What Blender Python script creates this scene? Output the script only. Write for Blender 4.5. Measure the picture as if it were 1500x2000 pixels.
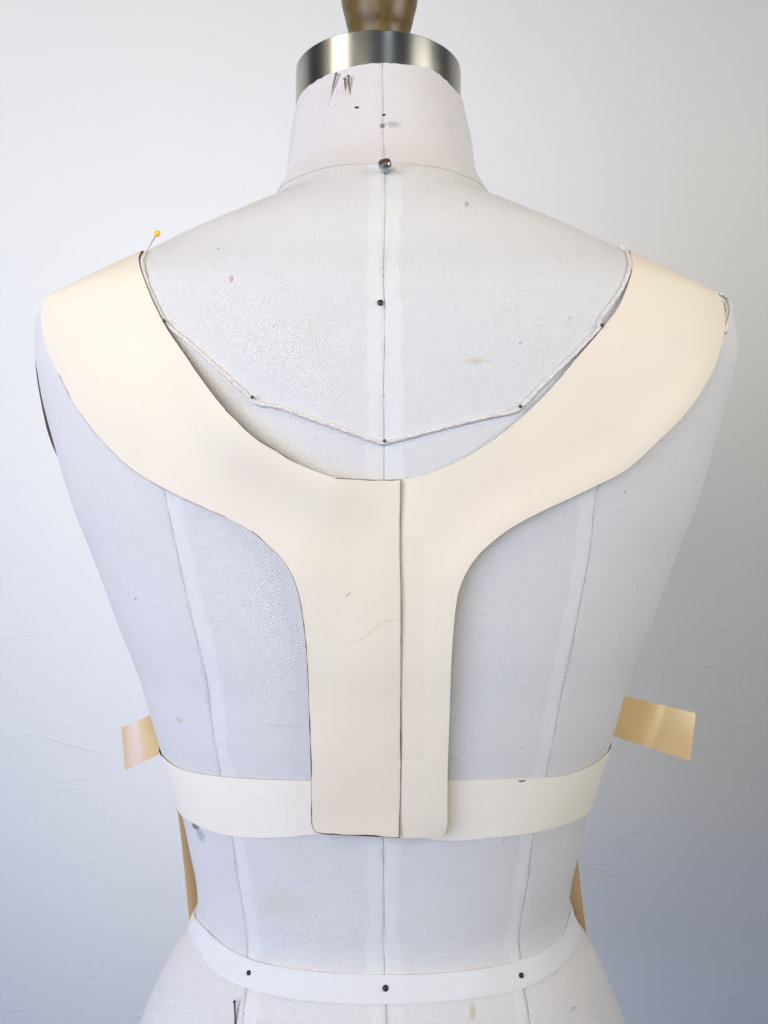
import bpy, bmesh, math, random
import numpy as np
from mathutils import Vector, Matrix
from mathutils.geometry import delaunay_2d_cdt

random.seed(4); rng = np.random.RandomState(4)
for o in list(bpy.data.objects): bpy.data.objects.remove(o)
S = bpy.context.scene
COL = S.collection

# ------------------------------------------------------------------ camera
F, D = 1700.0, 0.53            # focal length in photo pixels, camera distance to the form's axis
cam = bpy.data.cameras.new('camera'); cam.sensor_fit = 'VERTICAL'
cam.sensor_height = 36; cam.sensor_width = 27; cam.lens = 36*F/2000
cam.clip_start = 0.02; cam.clip_end = 50
co = bpy.data.objects.new('camera', cam); COL.objects.link(co)
co.location = (0, -D, 0); co.rotation_euler = (math.radians(90), 0, 0)
S.camera = co
# ------------------------------------------------------------------ world: dim room bounce, a little blue
W = bpy.data.worlds.new('World'); S.world = W; W.use_nodes = True
bg = W.node_tree.nodes['Background']
bg.inputs['Color'].default_value = (0.38, 0.42, 0.70, 1); bg.inputs['Strength'].default_value = 0.08
S.render.engine = 'CYCLES'; S.cycles.use_denoising = True
S.view_settings.view_transform = 'Standard'; S.view_settings.look = 'None'
S.view_settings.exposure = -0.02; S.view_settings.gamma = 1
# ------------------------------------------------------------------ lamps: windows of the room, a ceiling light and added fills
def area(name, loc, target, sx, sy, power, color):
    l = bpy.data.lights.new(name, 'AREA'); l.shape = 'RECTANGLE'; l.size = sx; l.size_y = sy
    l.energy = power; l.color = color
    o = bpy.data.objects.new(name, l); COL.objects.link(o); o.location = loc
    o.rotation_euler = (Vector(target)-Vector(loc)).to_track_quat('-Z', 'Y').to_euler()
    return o
def aimed_area(name, loc, target, sx, sy, power, color, spread=180):
    area(name, loc, target, sx, sy, power, color).data.spread = math.radians(spread)
aimed_area('tall_window_light', (-1.25, -0.95, 0.70), (-.12, 0.05, 0.14), 0.50, 1.3, 5.7, (1, 0.96, 0.82), 110)
aimed_area('wide_window_light', (-.9, -1.6, .42), (-.4, 0.3, 0.34), 1.2, 1.1, 2.7, (0.985, 0.995, 0.94), 66)
aimed_area('low_blue_fill', (-1.2, -1.1, -.45), (0, .1, -.1), 1.0, .8, 8.6, (0.05, 0.3, 1))  # added blue fill from below, not a window
aimed_area('narrow_window_light', (.48, -2.0, .75), (0, 0, .12), .28, 2.2, 1.1, (0.7, 0.84, 1), 120)
aimed_area('near_fill_light', (-1.2, -1.2, .0), (-.1, 0, -.1), .8, .8, 1.15, (0.92, 0.89, 1), 60)  # added fill at form height, no separate window there
aimed_area('right_fill_light', (1.5, -.9, .55), (0, 0, 0.22), .8, 1.1, 3.1, (0.98, 0.99, 0.89), 90)  # added fill from the right, no window known on that side
aimed_area('front_form_fill', (-.15, -1.5, .05), (.02, 0, -.05), .6, .6, 0.2, (0.94, 0.98, 0.98), 34)  # added narrow fill that brightens the form only
aimed_area('right_form_fill', (1.1, -.45, .35), (0, -.02, .12), .5, .7, 0.79, (1, 0.98, 0.98), 60)  # added side fill that lifts the form and misses the wall
aimed_area('ceiling_light', (0, -.6, 1.6), (0, 0, 0), 1.2, .9, 2.4, (1, 0.55, 0.2))
aimed_area('side_window_light', (-1.8, -.5, .9), (0, 0.05, 0.05), .13, 1.4, 0.4, (1, 0.97, 0.95))

# ------------------------------------------------------------------ helpers
def pchip(xs, ys):
    xs = np.asarray(xs, float); ys = np.asarray(ys, float)
    h = np.diff(xs); d = np.diff(ys)/h; m = np.zeros_like(ys)
    for i in range(1, len(xs)-1):
        if d[i-1]*d[i] > 0:
            w1 = 2*h[i]+h[i-1]; w2 = h[i]+2*h[i-1]
            m[i] = (w1+w2)/(w1/d[i-1]+w2/d[i])
    m[0] = d[0]; m[-1] = d[-1]
    def f(q):
        q = np.clip(np.asarray(q, float), xs[0], xs[-1])
        k = np.clip(np.searchsorted(xs, q)-1, 0, len(h)-1)
        t = (q-xs[k])/h[k]
        return ((1+2*t)*(1-t)**2*ys[k] + t*(1-t)**2*h[k]*m[k] + t*t*(3-2*t)*ys[k+1] + t*t*(t-1)*h[k]*m[k+1])
    return f

def catmull(pts, step):
    p = np.asarray(pts, float)
    if len(p) < 3:
        L = np.linalg.norm(p[1]-p[0]); n = max(1, int(L/step))
        return [p[0]+(p[1]-p[0])*i/n for i in range(n+1)]
    P = np.vstack([2*p[0]-p[1], p, 2*p[-1]-p[-2]]); out = []
    for i in range(1, len(P)-2):
        a, b, c, d = P[i-1], P[i], P[i+1], P[i+2]
        t1 = np.linalg.norm(b-a)**.5+1e-9; t2 = np.linalg.norm(c-b)**.5+1e-9; t3 = np.linalg.norm(d-c)**.5+1e-9
        m1 = ((b-a)/t1-(c-a)/(t1+t2)+(c-b)/t2)*t2; m2 = ((c-b)/t2-(d-b)/(t2+t3)+(d-c)/t3)*t2
        n = max(1, int(np.linalg.norm(c-b)/step))
        for k in range(n):
            t = k/n
            out.append((2*t**3-3*t*t+1)*b+(t**3-2*t*t+t)*m1+(-2*t**3+3*t*t)*c+(t**3-t*t)*m2)
    out.append(p[-1]); return out

def link_mesh(name, verts, faces, mats, parent=None, base=(0, 0, 0), smooth=True, fmat=None):
    me = bpy.data.meshes.new(name)
    B = np.asarray(base, float)
    me.from_pydata([tuple(np.asarray(v, float)-B) for v in verts], [], [list(map(int, f)) for f in faces])
    if not isinstance(mats, (list, tuple)): mats = [mats]
    for m in mats: me.materials.append(m)
    if fmat is not None: me.polygons.foreach_set('material_index', fmat)
    if smooth: me.polygons.foreach_set('use_smooth', [True]*len(me.polygons))
    me.update()
    o = bpy.data.objects.new(name, me); COL.objects.link(o)
    if parent is not None: o.parent = parent
    else: o.location = base
    return o

def thing(name, label, cat, base=(0, 0, 0), group=None):
    o = bpy.data.objects.new(name, None); COL.objects.link(o); o.location = base
    o.empty_display_size = .02
    o['label'] = label; o['category'] = cat
    if group: o['group'] = group
    return o
def tag(o, label, cat, group=None):
    o['label'] = label; o['category'] = cat
    if group: o['group'] = group

# ------------------------------------------------------------------ the form's body as a surface
# photo row, half width (px), depth of half section (m), section centre y (m), squareness, centre x (px)
T = [(40, 160, .0515, .022, 2.0, 739), (125, 161, .0525, .021, 2.0, 739.5), (200, 165, .0535, .018, 2.0, 740),
     (280, 178, .056, .012, 2.02, 744), (330, 185, .0585, .007, 2.05, 745), (355, 193, .0615, .005, 2.06, 746),
     (371, 206, .0650, .004, 2.08, 748), (388, 233, .070, .004, 2.10, 750), (415, 306, .078, .003, 2.12, 751), (450, 384, .0845, .002, 2.15, 751),
     (487, 459, .0905, .001, 2.2, 751), (530, 556, .096, 0, 2.25, 751), (572, 645, .1005, 0, 2.3, 751), (600, 672, .103, 0, 2.32, 751),
     (640, 685, .106, 0, 2.35, 753), (690, 686, .109, 0, 2.38, 754), (740, 678, .1115, 0, 2.38, 753), (800, 664, .1135, 0, 2.36, 751),
     (880, 642, .1145, 0, 2.34, 751), (978, 613, .1135, 0, 2.32, 751), (1090, 569, .110, 0, 2.3, 751), (1237, 514, .104, 0, 2.26, 751),
     (1319, 481, .099, 0, 2.24, 751), (1401, 457, .0945, 0, 2.22, 751), (1470, 436, .090, 0, 2.2, 751), (1600, 394, .0815, 0, 2.18, 751),
     (1651, 383, .0785, 0, 2.18, 751), (1723, 367, .0755, 0, 2.18, 750), (1757, 363, .0745, 0, 2.18, 749), (1778, 366, .075, 0, 2.18, 749),
     (1800, 379, .077, 0, 2.18, 749), (1860, 415, .0865, 0, 2.18, 749), (1973, 465, .100, 0, 2.18, 747), (2060, 496, .108, 0, 2.18, 747),
     (2300, 560, .125, 0, 2.2, 747), (2500, 590, .13, 0, 2.2, 747)]
zz, aa, bb, yy, nn, xx = [], [], [], [], [], []
for py, hw, b, yc, n, cx in T:
    d = D+yc; dt = d-b*b/d
    zz.append((1000-py)/F*dt); aa.append(hw/F*math.sqrt(d*d-b*b)); bb.append(b); yy.append(yc); nn.append(n)
    xx.append((cx-750)/F*d)
idx = np.argsort(zz); zz = np.array(zz)[idx]
mk = lambda l: pchip(zz, np.array(l)[idx])
fa, fb, fy, fn, fx = mk(aa), mk(bb), mk(yy), mk(nn), mk(xx)
def surf(phi, z, off=0.0):
    n = fn(z); c, s = np.cos(phi), np.sin(phi)
    r = (np.abs(c)**n+np.abs(s)**n)**(-1/n)
    return np.stack([fx(z)+(fa(z)+off)*c*r, fy(z)-(fb(z)+off)*s*r, z+0*phi], -1)
# half widths and centres refined so that the outline seen by the lens has the measured widths
aa = [0.05173, 0.05195, 0.0529, 0.05634, 0.05758, 0.05922, 0.0618, 0.06451, 0.06848, 0.09626, 0.12561, 0.15272, 0.18309, 0.20007, 0.20562, 0.20584, 0.20325, 0.19901, 0.19237, 0.18381, 0.17088, 0.15482, 0.14529, 0.13847, 0.13235, 0.12011, 0.11704, 0.11238, 0.11148, 0.11238, 0.1146, 0.12555, 0.14053, 0.14952, 0.16963, 0.17833]
xx = [-0.00357, -0.00337, -0.0032, -0.00189, -0.00179, -0.00124, -0.00105, -0.00095, -6e-05, 7e-05, 0.00032, 0.00026, 0.00029, 0.00023, 0.00071, 0.0012, 0.00092, 0.00029, 0.00029, 0.00029, 0.00029, 0.00029, 0.00029, 0.00029, 0.0003, 0.0003, 0.0003, -6e-05, -0.00032, -0.00016, -0.00056, -0.00019, -0.00093, -0.00092, -0.00088, -0.00094]
fa, fx = mk(aa), mk(xx)
ZMIN, ZMAX = zz[0], zz[-1]

def gval(x, y, z, off=0.0):
    n = fn(z)
    return (np.abs((x-fx(z))/(fa(z)+off))**n+np.abs((y-fy(z))/(fb(z)+off))**n)**(1/n)-1

def project(pix, off=0.0):
    """points of the photo -> points on the form's surface (grown by off)"""
    P = np.asarray(pix, float).reshape(-1, 2); off = np.broadcast_to(np.asarray(off, float), (len(P),))
    dx = (P[:, 0]-750)/F; dz = (1000-P[:, 1])/F
    ys = np.linspace(-.16, .06, 160)
    t = D+ys[None, :]
    g = gval(dx[:, None]*t, np.broadcast_to(ys[None, :], (len(P), len(ys))), dz[:, None]*t, off[:, None])
    hit = g <= 0; any_ = hit.any(1); k = np.where(any_, hit.argmax(1), g.argmin(1))
    y = ys[k].copy()
    lo = ys[np.maximum(k-1, 0)]; hi = ys[k]
    for _ in range(22):
        m = .5*(lo+hi); tm = D+m
        inside = gval(dx*tm, m, dz*tm, off) <= 0
        hi = np.where(inside, m, hi); lo = np.where(inside, lo, m)
    # misses: refine the closest approach
    y2 = y.copy()
    for st in (.0008, .0004, .0002, .0001):
        c = np.stack([y2-st, y2, y2+st]); tt = D+c
        gg = gval(dx*tt, c, dz*tt, off)
        y2 = c[gg.argmin(0), np.arange(len(P))]
    y = np.where(any_, hi, y2)
    tt = D+y
    return np.stack([dx*tt, y, dz*tt], 1)

def phi_of(p, off=0.0):
    z = p[:, 2]
    ph = np.arctan2(-(p[:, 1]-fy(z))/(fb(z)+off), (p[:, 0]-fx(z))/(fa(z)+off))
    return np.where(ph < -math.pi/2, ph+2*math.pi, ph)
def normal(p):
    e = 1e-4; q = np.asarray(p, float)
    f = lambda v: float(gval(np.array([v[0]]), np.array([v[1]]), np.array([v[2]]))[0])
    g = np.array([f(q+np.eye(3)[i]*e)-f(q-np.eye(3)[i]*e) for i in range(3)])
    return g/np.linalg.norm(g)
def one(px, py, off=0.0): return project([(px, py)], off)[0]
def at_depth(px, py, y): t = D+y; return np.array([(px-750)/F*t, y, (1000-py)/F*t])
def ztop(x, y, off):
    zs = np.linspace(.0, ZMAX, 500)
    g = gval(np.full_like(zs, x), np.full_like(zs, y), zs, off)
    k = np.where(g <= 0)[0]
    return zs[k[-1]] if len(k) else None

# ------------------------------------------------------------------ materials
def mat(name):
    m = bpy.data.materials.new(name); m.use_nodes = True
    nt = m.node_tree; return m, nt, nt.nodes['Principled BSDF']
class NB:
    def __init__(s, nt): s.nt = nt
    def n(s, t, **kw):
        x = s.nt.nodes.new(t)
        for k, v in kw.items(): setattr(x, k, v)
        return x
    def l(s, a, b): s.nt.links.new(a, b)
    def math(s, op, a, b=None, c=None, clamp=False):
        x = s.n('ShaderNodeMath', operation=op); x.use_clamp = clamp
        for i, v in enumerate((a, b, c)):
            if v is None: continue
            if isinstance(v, (int, float)): x.inputs[i].default_value = v
            else: s.l(v, x.inputs[i])
        return x.outputs[0]
    def noise(s, vec, scale, detail=2, rough=.5, dist=0.0):
        x = s.n('ShaderNodeTexNoise'); x.inputs['Scale'].default_value = scale; x.inputs['Detail'].default_value = detail
        x.inputs['Roughness'].default_value = rough; x.inputs['Distortion'].default_value = dist
        if vec is not None: s.l(vec, x.inputs['Vector'])
        return x.outputs['Fac']
    def ramp(s, v, lo, hi, a=0.0, b=1.0):
        x = s.n('ShaderNodeMapRange'); x.interpolation_type = 'SMOOTHSTEP'
        s.l(v, x.inputs['Value'])
        for k, q in zip(('From Min', 'From Max', 'To Min', 'To Max'), (lo, hi, a, b)): x.inputs[k].default_value = q
        return x.outputs['Result']
    def mix(s, fac, a, b, mode='MIX'):
        x = s.n('ShaderNodeMix', data_type='RGBA', blend_type=mode)
        for sock, v in ((x.inputs[0], fac), (x.inputs[6], a), (x.inputs[7], b)):
            if isinstance(v, (int, float)): sock.default_value = v
            elif isinstance(v, tuple): sock.default_value = (*v, 1) if len(v) == 3 else v
            else: s.l(v, sock)
        return x.outputs[2]
    def bump(s, h, dist, strength=1.0, prev=None):
        x = s.n('ShaderNodeBump'); x.inputs['Distance'].default_value = dist; x.inputs['Strength'].default_value = strength
        s.l(h, x.inputs['Height'])
        if prev is not None: s.l(prev, x.inputs['Normal'])
        return x.outputs['Normal']

BASE = np.array([0, 0, -0.40])     # foot of the modelled form

# marks on the canvas: photo position, half extents (px), colour, strength
SPOTS = [((768, 243), (16, 9), (.30, .29, .36), .55), ((747, 246), (7, 7), (.10, .09, .10), .8), ((750, 224), (4, 3), (.02, .02, .02), 1.0),
         ((697, 210), (5, 3), (.03, .02, .015), 1.0), ((452, 544), (5, 7), (.40, .28, .20), .7), ((928, 705), (24, 6), (.50, .41, .28), .5),
         ((912, 398), (5, 7), (.32, .30, .32), .6), ((350, 1407), (9, 5), (.50, .43, .25), .6), ((545, 1765), (70, 42), (.57, .53, .40), .32),
         ((382, 1614), (14, 9), (.06, .06, .07), .75), ((392, 1632), (13, 14), (.25, .25, .28), .55), ((560, 1418), (65, 2.0), (.42, .42, .45), .40),
         ((923, 1975), (9, 14), (.50, .38, .22), .6), ((426, 486), (3, 3), (.2, .2, .22), .6), ((810, 1115), (2, 2), (.2, .2, .2), .4),
         ((265, 1170), (3, 3), (.2, .2, .24), .6), ((1220, 960), (3, 4), (.2, .2, .2), .5), ((985, 1640), (8, 4), (.3, .3, .4), .3),
         ((520, 1620), (30, 60), (.62, .60, .56), .25), ((880, 240), (14, 10), (.5, .5, .55), .35), ((610, 640), (60, 90), (.66, .60, .56), .25),
         ((285, 541), (5, 8), (.15, .14, .15), .8), ((1020, 1460), (3, 2), (.2, .2, .2), .5), ((1120, 1970), (12, 4), (.4, .34, .40), .45)]

def make_canvas(name, rot, tint=(.685, .666, .662), scale=1.1):
    m, nt, P = mat(name); b = NB(nt)
    uv = b.n('ShaderNodeUVMap').outputs[0]
    mp = b.n('ShaderNodeMapping'); mp.inputs['Rotation'].default_value[2] = rot; b.l(uv, mp.inputs['Vector'])
    # uneven yarns: warp the coordinates a little
    nz = b.n('ShaderNodeTexNoise'); nz.inputs['Scale'].default_value = 210; nz.inputs['Detail'].default_value = 3; b.l(mp.outputs[0], nz.inputs['Vector'])
    off = b.n('ShaderNodeVectorMath', operation='MULTIPLY_ADD')
    b.l(nz.outputs['Color'], off.inputs[0]); off.inputs[1].default_value = (.00095,)*3; b.l(mp.outputs[0], off.inputs[2])
    sx = b.n('ShaderNodeSeparateXYZ'); b.l(off.outputs[0], sx.inputs[0])
    k = 2*math.pi/(.00125*scale)
    u = b.math('MULTIPLY', sx.outputs[0], k); v = b.math('MULTIPLY', sx.outputs[1], k*.70)
    su = b.math('SINE', u); sv = b.math('SINE', v)
    w = b.math('MULTIPLY', su, sv)
    # slubs: stretched noise along weft
    mp2 = b.n('ShaderNodeMapping'); mp2.inputs['Scale'].default_value = (70, 1500, 1); b.l(mp.outputs[0], mp2.inputs['Vector'])
    slub = b.noise(mp2.outputs[0], 1.0, 2)
    mp3 = b.n('ShaderNodeMapping'); mp3.inputs['Scale'].default_value = (1500, 60, 1); b.l(mp.outputs[0], mp3.inputs['Vector'])
    slub2 = b.noise(mp3.outputs[0], 1.0, 2)
    obj = b.n('ShaderNodeTexCoord').outputs['Object']
    big = b.noise(obj, 9, 3); mid = b.noise(obj, 60, 3)
    c = b.mix(b.ramp(w, -.75, .85), tuple(x*.87 for x in tint), tuple(min(1, x*1.09) for x in tint))
    c = b.mix(b.math('MULTIPLY', b.ramp(slub, .58, .78), .45), c, tuple(min(1, x*1.12) for x in tint))
    c = b.mix(b.math('MULTIPLY', b.ramp(slub, .45, .28), .4), c, tuple(x*.84 for x in tint))
    c = b.mix(b.math('MULTIPLY', b.ramp(slub2, .60, .75), .3), c, tuple(x*.88 for x in tint))
    c = b.mix(b.math('MULTIPLY', b.ramp(big, .42, .68), .22), c, (.66, .62, .58))
    c = b.mix(b.math('MULTIPLY', b.ramp(mid, .55, .75), .12), c, (.60, .58, .60))
    # small specks of lint and pin holes
    vo = b.n('ShaderNodeTexVoronoi'); vo.inputs['Scale'].default_value = 75; b.l(obj, vo.inputs['Vector'])
    sel = b.n('ShaderNodeSeparateColor'); b.l(vo.outputs['Color'], sel.inputs[0])
    speck = b.math('MULTIPLY', b.ramp(vo.outputs['Distance'], .065, .02), b.math('GREATER_THAN', sel.outputs[0], .78))
    c = b.mix(b.math('MULTIPLY', speck, .55), c, (.16, .15, .17))
    # pressed seam allowance: doubled cloth is whiter
    at = b.n('ShaderNodeAttribute', attribute_name='seam'); s_in = at.outputs['Fac']
    al = b.n('ShaderNodeAttribute', attribute_name='allow')
    nz2 = b.math('MULTIPLY_ADD', mid, .008, -.004)
    allow = b.ramp(b.math('ADD', al.outputs['Fac'], nz2), .0100, .0070)
    c = b.mix(b.math('MULTIPLY', allow, .30), c, (.82, .81, .80))
    # the seam itself, soiled and needle-pricked
    vv = b.n('ShaderNodeCombineXYZ'); sp = b.n('ShaderNodeSeparateXYZ'); b.l(obj, sp.inputs[0]); b.l(sp.outputs[2], vv.inputs[0])
    dots = b.noise(vv.outputs[0], 420, 2); wav = b.noise(vv.outputs[0], 60, 2)
    line = b.math('MULTIPLY', b.ramp(s_in, .00042, .00010), b.ramp(wav, .30, .62, .30, .85))
    c = b.mix(b.math('MULTIPLY', line, .8), c, (.20, .195, .21))
    dd = b.math('MULTIPLY', b.ramp(s_in, .00062, .0002), b.ramp(dots, .60, .68))
    c = b.mix(b.math('MULTIPLY', dd, .85), c, (.05, .05, .055))
    rgrime = b.math('MULTIPLY', b.ramp(s_in, .0030, .0002), b.ramp(mid, .4, .7, .0, .30))
    c = b.mix(rgrime, c, (.42, .40, .42))
    # marks
    brk = b.noise(obj, 420, 3); brk2 = b.noise(obj, 150, 3)
    for (px, py), (rx, ry), col, st in SPOTS:
        p = one(px, py); sc = (D+p[1])/F
        q = b.n('ShaderNodeVectorMath', operation='SUBTRACT'); b.l(obj, q.inputs[0]); q.inputs[1].default_value = tuple(p-BASE)
        r = b.n('ShaderNodeVectorMath', operation='MULTIPLY'); b.l(q.outputs[0], r.inputs[0]); r.inputs[1].default_value = (1/(rx*sc), .25/(rx*sc), 1/(ry*sc))
        ln = b.n('ShaderNodeVectorMath', operation='LENGTH'); b.l(r.outputs[0], ln.inputs[0])
        e = b.math('ADD', ln.outputs['Value'], b.math('MULTIPLY_ADD', brk if rx < 20 else brk2, 1.2, -.6))
        c = b.mix(b.math('MULTIPLY', b.ramp(e, 1.4 if rx > 20 else 1.15, -.1 if rx > 20 else (.35 if rx > 6 else .7)), st), c, col)
    b.l(c, P.inputs['Base Color']); P.inputs['Roughness'].default_value = .92
    P.inputs['Specular IOR Level'].default_value = .15
    h = b.math('ADD', b.math('MULTIPLY', w, .55), b.math('MULTIPLY', slub, .5))
    nrm = b.bump(h, .00024, .8); b.l(nrm, P.inputs['Normal'])
    return m

M_CANVAS = make_canvas('canvas', 0.03)
M_NECK = make_canvas('neck_canvas', 0.5, (.70, .66, .66), 1.1)
M_SIDE = make_canvas('side_canvas', -0.12)
M_HIP = make_canvas('hip_canvas', 0.35, (.71, .69, .685))

def make_paper(name, col, rough=.5, bumpy=.00005, spec=.22):
    m, nt, P = mat(name); b = NB(nt)
    obj = b.n('ShaderNodeTexCoord').outputs['Object']
    big = b.noise(obj, 14, 3); fine = b.noise(obj, 900, 2)
    c = b.mix(b.math('MULTIPLY', b.ramp(big, .4, .7), .5), col, tuple(x*y for x, y in zip(col, (.97, .92, .94))))
    c = b.mix(b.math('MULTIPLY', b.ramp(fine, .5, .8), .18), c, tuple(x*.88 for x in col))
    b.l(c, P.inputs['Base Color']); P.inputs['Roughness'].default_value = rough
    P.inputs['Specular IOR Level'].default_value = spec
    if spec > .8: P.inputs['Coat Weight'].default_value = 1; P.inputs['Coat IOR'].default_value = 1.9; P.inputs['Coat Roughness'].default_value = .36
    hn = b.math('ADD', b.math('MULTIPLY', fine, .3), b.math('MULTIPLY', b.noise(obj, 30, 2), 8.0))
    b.l(b.bump(hn, bumpy, .6), P.inputs['Normal'])
    return m
M_PAPER = make_paper('manila_paper', (.785, .702, .570))
M_BAND = make_paper('pale_manila_paper', (.86, .80, .69))
M_PBACK = make_paper('manila_back_bounce_tan', (.73, .495, .20), .36, .00003, 1.0)  # tan of the paper's back, with warm bounced light put into the colour
M_PEDGE = make_paper('cut_paper_edge', (.14, .085, .05), .8)

def simple(name, col, rough=.5, metal=0.0, spec=.5, nscale=200, var=.12, bumpd=.00005):
    m, nt, P = mat(name); b = NB(nt)
    obj = b.n('ShaderNodeTexCoord').outputs['Object']
    f = b.noise(obj, nscale, 3)
    c = b.mix(b.ramp(f, .3, .7), tuple(x*(1-var) for x in col), tuple(min(1, x*(1+var)) for x in col))
    b.l(c, P.inputs['Base Color']); P.inputs['Roughness'].default_value = rough; P.inputs['Metallic'].default_value = metal
    P.inputs['Specular IOR Level'].default_value = spec
    if spec > .8: P.inputs['Coat Weight'].default_value = 1; P.inputs['Coat IOR'].default_value = 1.9; P.inputs['Coat Roughness'].default_value = .36
    b.l(b.bump(f, bumpd, .5), P.inputs['Normal'])
    return m
M_PIN = simple('pin_steel', (.55, .47, .42), .45, 1.0)
M_DARKPIN = simple('dark_pin_steel', (.10, .09, .09), .45, 1.0)
M_TACK = simple('black_tack', (.012, .012, .014), .4)
M_ZINC = simple('zinc', (.42, .47, .49), .28, 1.0)
M_YELLOW = simple('yellow_plastic', (.86, .58, .03), .22, 0, .5, 300, .03)
M_YARN = simple('cotton_yarn', (.68, .635, .61), .95, 0, .1, 900, .14, .0003)
M_SHADED_EDGE = simple('shaded_paper_edge', (.11, .065, .03), .6)  # tan paper in shade, the shade put into a dark brown

def make_tape():
    m, nt, P = mat('white_twill_tape'); b = NB(nt)
    uv = b.n('ShaderNodeUVMap').outputs[0]
    sx = b.n('ShaderNodeSeparateXYZ'); b.l(uv, sx.inputs[0])
    s = b.math('SINE', b.math('MULTIPLY', b.math('ADD', sx.outputs[0], b.math('MULTIPLY', sx.outputs[1], .8)), 2*math.pi/.0019))
    obj = b.n('ShaderNodeTexCoord').outputs['Object']
    f = b.noise(obj, 45, 3)
    c = b.mix(b.math('MULTIPLY', b.ramp(s, -1, 1), .10), (.71, .70, .705), (.63, .625, .63))
    c = b.mix(b.math('MULTIPLY', b.ramp(f, .5, .75), .2), c, (.68, .66, .62))
    b.l(c, P.inputs['Base Color']); P.inputs['Roughness'].default_value = .9; P.inputs['Specular IOR Level'].default_value = .15
    b.l(b.bump(b.math('ADD', s, b.math('MULTIPLY', f, 8)), .00006, .7), P.inputs['Normal'])
    return m
M_TAPE = make_tape()

def make_steel():
    m, nt, P = mat('brushed_steel'); b = NB(nt)
    obj = b.n('ShaderNodeTexCoord').outputs['Object']
    mp = b.n('ShaderNodeMapping'); mp.inputs['Scale'].default_value = (30, 30, 2600); b.l(obj, mp.inputs['Vector'])
    f = b.noise(mp.outputs[0], 1, 3); g = b.noise(obj, 35, 3)
    c = b.mix(b.ramp(g, .35, .7), (.43, .41, .36), (.35, .33, .29))
    b.l(c, P.inputs['Base Color']); P.inputs['Metallic'].default_value = 1
    b.l(b.ramp(g, .3, .7, .22, .29), P.inputs['Roughness'])
    b.l(b.bump(f, .000012, .45), P.inputs['Normal'])
    return m
M_STEEL = make_steel()

def make_wood():
    m, nt, P = mat('varnished_wood'); b = NB(nt)
    obj = b.n('ShaderNodeTexCoord').outputs['Object']
    mp = b.n('ShaderNodeMapping'); mp.inputs['Scale'].default_value = (1, 1, .8); b.l(obj, mp.inputs['Vector'])
    f = b.noise(mp.outputs[0], 260, 4, .6, .6); g = b.noise(obj, 900, 2)
    c = b.mix(b.ramp(f, .35, .7), (.15, .095, .022), (.10, .06, .013))
    c = b.mix(b.math('MULTIPLY', b.ramp(g, .6, .8), .4), c, (.09, .05, .02))
    b.l(c, P.inputs['Base Color']); P.inputs['Roughness'].default_value = .42
    b.l(b.bump(f, .0001, .4), P.inputs['Normal'])
    return m
M_WOOD = make_wood()

def make_clear():
    m, nt, P = mat('clear_tape'); b = NB(nt)
    P.inputs['Base Color'].default_value = (.80, .72, .68, 1); P.inputs['Roughness'].default_value = .22
    P.inputs['Alpha'].default_value = .055; P.inputs['Specular IOR Level'].default_value = .35
    return m
M_CLEAR = make_clear()

def make_wall():
    m, nt, P = mat('painted_plaster'); b = NB(nt)
    obj = b.n('ShaderNodeTexCoord').outputs['Object']
    big = b.noise(obj, 3.0, 3); mid = b.noise(obj, 22, 3, .5, .4); fine = b.noise(obj, 350, 3)
    mp = b.n('ShaderNodeMapping'); mp.inputs['Rotation'].default_value = (0, math.radians(40), 0); mp.inputs['Scale'].default_value = (14, 14, 42); b.l(obj, mp.inputs['Vector'])
    tr = b.noise(mp.outputs[0], 1.0, 3, .55, 1.2)
    ridge = b.math('MULTIPLY', b.ramp(tr, .56, .72), b.ramp(b.noise(obj, 7, 2), .42, .62))
    vo = b.n('ShaderNodeTexVoronoi'); vo.inputs['Scale'].default_value = 22; b.l(obj, vo.inputs['Vector'])
    sel = b.n('ShaderNodeSeparateColor'); b.l(vo.outputs['Color'], sel.inputs[0])
    nub = b.math('MULTIPLY', b.ramp(vo.outputs['Distance'], .11, .03), b.math('GREATER_THAN', sel.outputs[1], .75))
    c = b.mix(b.ramp(big, .35, .7), (.80, .795, .785), (.775, .775, .775))
    b.l(c, P.inputs['Base Color']); P.inputs['Roughness'].default_value = .75; P.inputs['Specular IOR Level'].default_value = .25
    sz = b.n('ShaderNodeSeparateXYZ'); b.l(obj, sz.inputs[0]); low = b.ramp(sz.outputs[2], .30, -.15, .35, 1.5)
    ridge = b.math('MULTIPLY', ridge, low); nub = b.math('MULTIPLY', nub, low)
    h = b.math('ADD', b.math('MULTIPLY', ridge, .65), b.math('ADD', b.math('MULTIPLY', mid, 1.3), b.math('ADD', b.math('MULTIPLY', fine, .06), b.math('MULTIPLY', nub, .55))))
    b.l(b.bump(h, .0011, .5), P.inputs['Normal'])
    return m

# ------------------------------------------------------------------ wall behind
WY = 0.42
w = link_mesh('wall', [(-2.6, WY, -1.6), (2.6, WY, -1.6), (2.6, WY, 1.9), (-2.6, WY, 1.9)], [(0, 1, 2, 3)], make_wall(), smooth=False)
w['kind'] = 'structure'

# ------------------------------------------------------------------ the dress form
form = thing('dress_form', 'canvas covered dress form seen from the back, with steel neck ring and wooden knob', 'dress form', tuple(BASE))

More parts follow.
